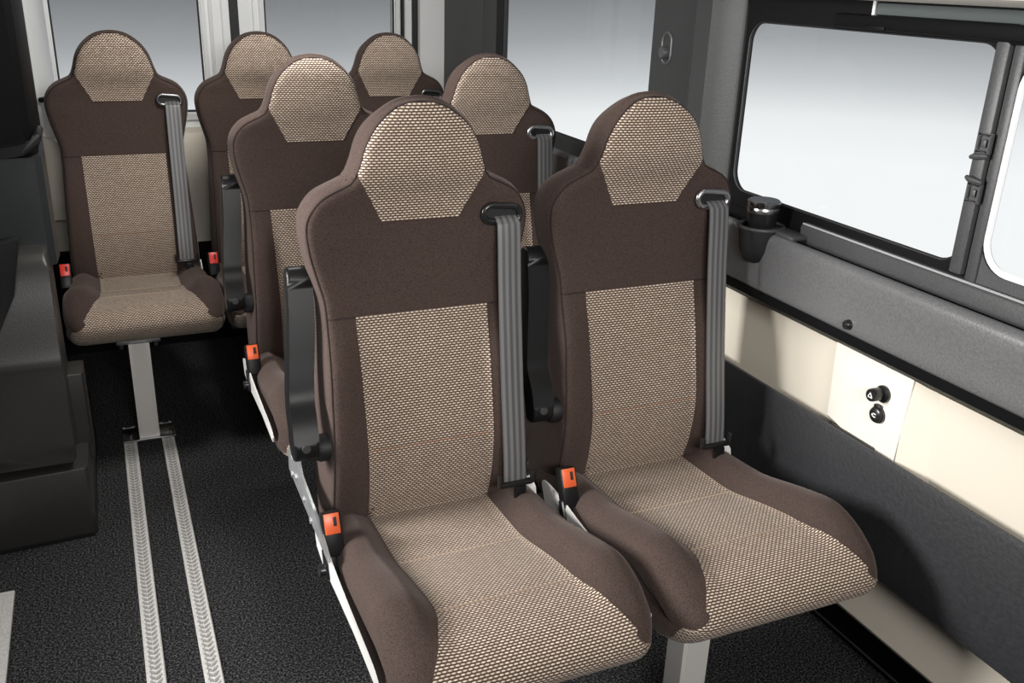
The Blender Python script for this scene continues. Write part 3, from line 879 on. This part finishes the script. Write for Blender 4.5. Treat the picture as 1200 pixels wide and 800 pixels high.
# ------------------------------------------------------------------ world: studio cyclorama, grey above, white below the horizon
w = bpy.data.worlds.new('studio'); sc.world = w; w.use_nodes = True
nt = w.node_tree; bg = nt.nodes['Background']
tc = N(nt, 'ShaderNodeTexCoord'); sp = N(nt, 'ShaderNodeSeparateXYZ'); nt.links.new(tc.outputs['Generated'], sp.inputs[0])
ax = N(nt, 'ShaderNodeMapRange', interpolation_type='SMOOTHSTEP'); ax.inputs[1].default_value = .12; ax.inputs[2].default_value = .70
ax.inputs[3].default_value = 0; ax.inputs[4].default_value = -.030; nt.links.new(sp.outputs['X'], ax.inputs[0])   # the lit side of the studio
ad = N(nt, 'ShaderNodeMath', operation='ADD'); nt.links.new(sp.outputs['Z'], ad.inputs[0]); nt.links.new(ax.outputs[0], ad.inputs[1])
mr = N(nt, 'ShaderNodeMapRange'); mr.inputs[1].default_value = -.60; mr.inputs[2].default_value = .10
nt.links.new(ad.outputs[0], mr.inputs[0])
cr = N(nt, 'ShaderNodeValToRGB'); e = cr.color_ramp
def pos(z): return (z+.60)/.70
e.elements[0].position = 0; e.elements[0].color = (.10, .10, .10, 1)  # lowest part darkened to cut fill from below
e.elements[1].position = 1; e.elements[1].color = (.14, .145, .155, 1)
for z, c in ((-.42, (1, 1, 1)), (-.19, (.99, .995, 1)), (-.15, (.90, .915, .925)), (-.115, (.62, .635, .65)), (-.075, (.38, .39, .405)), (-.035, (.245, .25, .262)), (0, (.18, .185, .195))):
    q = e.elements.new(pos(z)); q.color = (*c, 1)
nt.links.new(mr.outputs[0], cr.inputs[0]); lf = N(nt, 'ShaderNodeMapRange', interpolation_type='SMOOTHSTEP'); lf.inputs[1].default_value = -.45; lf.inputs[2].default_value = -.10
lf.inputs[3].default_value = .06; lf.inputs[4].default_value = 1; nt.links.new(sp.outputs['X'], lf.inputs[0])       # dimmed towards the unseen left to cut fill light
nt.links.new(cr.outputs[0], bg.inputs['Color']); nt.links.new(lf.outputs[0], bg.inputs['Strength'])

# ------------------------------------------------------------------ lights: soft boxes at side door and front, added fills under the roof
def area(name, loc, tgt, sx, sy, power, col=(1, 1, 1), spread=180):
    l = bpy.data.lights.new(name, 'AREA'); l.shape = 'RECTANGLE'; l.size = sx; l.size_y = sy; l.energy = power; l.color = col
    l.spread = math.radians(spread)
    o = bpy.data.objects.new(name, l); C.objects.link(o); o.location = loc
    o.rotation_euler = (Vector(tgt)-Vector(loc)).to_track_quat('-Z', 'Y').to_euler()
    return o
area('side_door_softbox', (-1.30, 1.64, 1.42), (1.25, 1.36, .78), .7, .7, 23, (1, .985, .96), 85)
area('front_roof_fill', (.50, .45, H+.41), (.68, 1.25, .3), .9, .5, 3.5, (1, .98, .95))  # added fill under the roof, no lamp known there
area('front_softbox', (.25, -.80, 1.66), (.75, 1.6, 1.05), .8, .3, 15.5, (1, .98, .96), 110)
area('rear_roof_fill', (.42, 2.55, H+.41), (.40, 3.3, .5), .25, .6, 21, (1, .97, .92))  # added fill to brighten the back row and rear doors

# ------------------------------------------------------------------ camera
cam = bpy.data.cameras.new('camera'); co = bpy.data.objects.new('camera', cam); C.objects.link(co)
cam.sensor_width = 36; cam.lens = 36*1088.7/1200; cam.clip_start = .02
p, yw, rl = .3741, .4222, .0355
fw = Vector((math.sin(yw)*math.cos(p), math.cos(yw)*math.cos(p), -math.sin(p)))
rt = Vector((math.cos(yw), -math.sin(yw), 0)); up = rt.cross(fw)
r2 = rt*math.cos(rl)+up*math.sin(rl); u2 = -rt*math.sin(rl)+up*math.cos(rl)
co.matrix_world = Matrix(((r2.x, u2.x, -fw.x, 0), (r2.y, u2.y, -fw.y, 0), (r2.z, u2.z, -fw.z, H), (0, 0, 0, 1)))
sc.camera = co
sc.view_settings.view_transform = 'Standard'; sc.view_settings.look = 'None'
sc.view_settings.gamma = 1; sc.view_settings.exposure = 0; sc.view_settings.use_curve_mapping = False
sc.cycles.max_bounces = 8
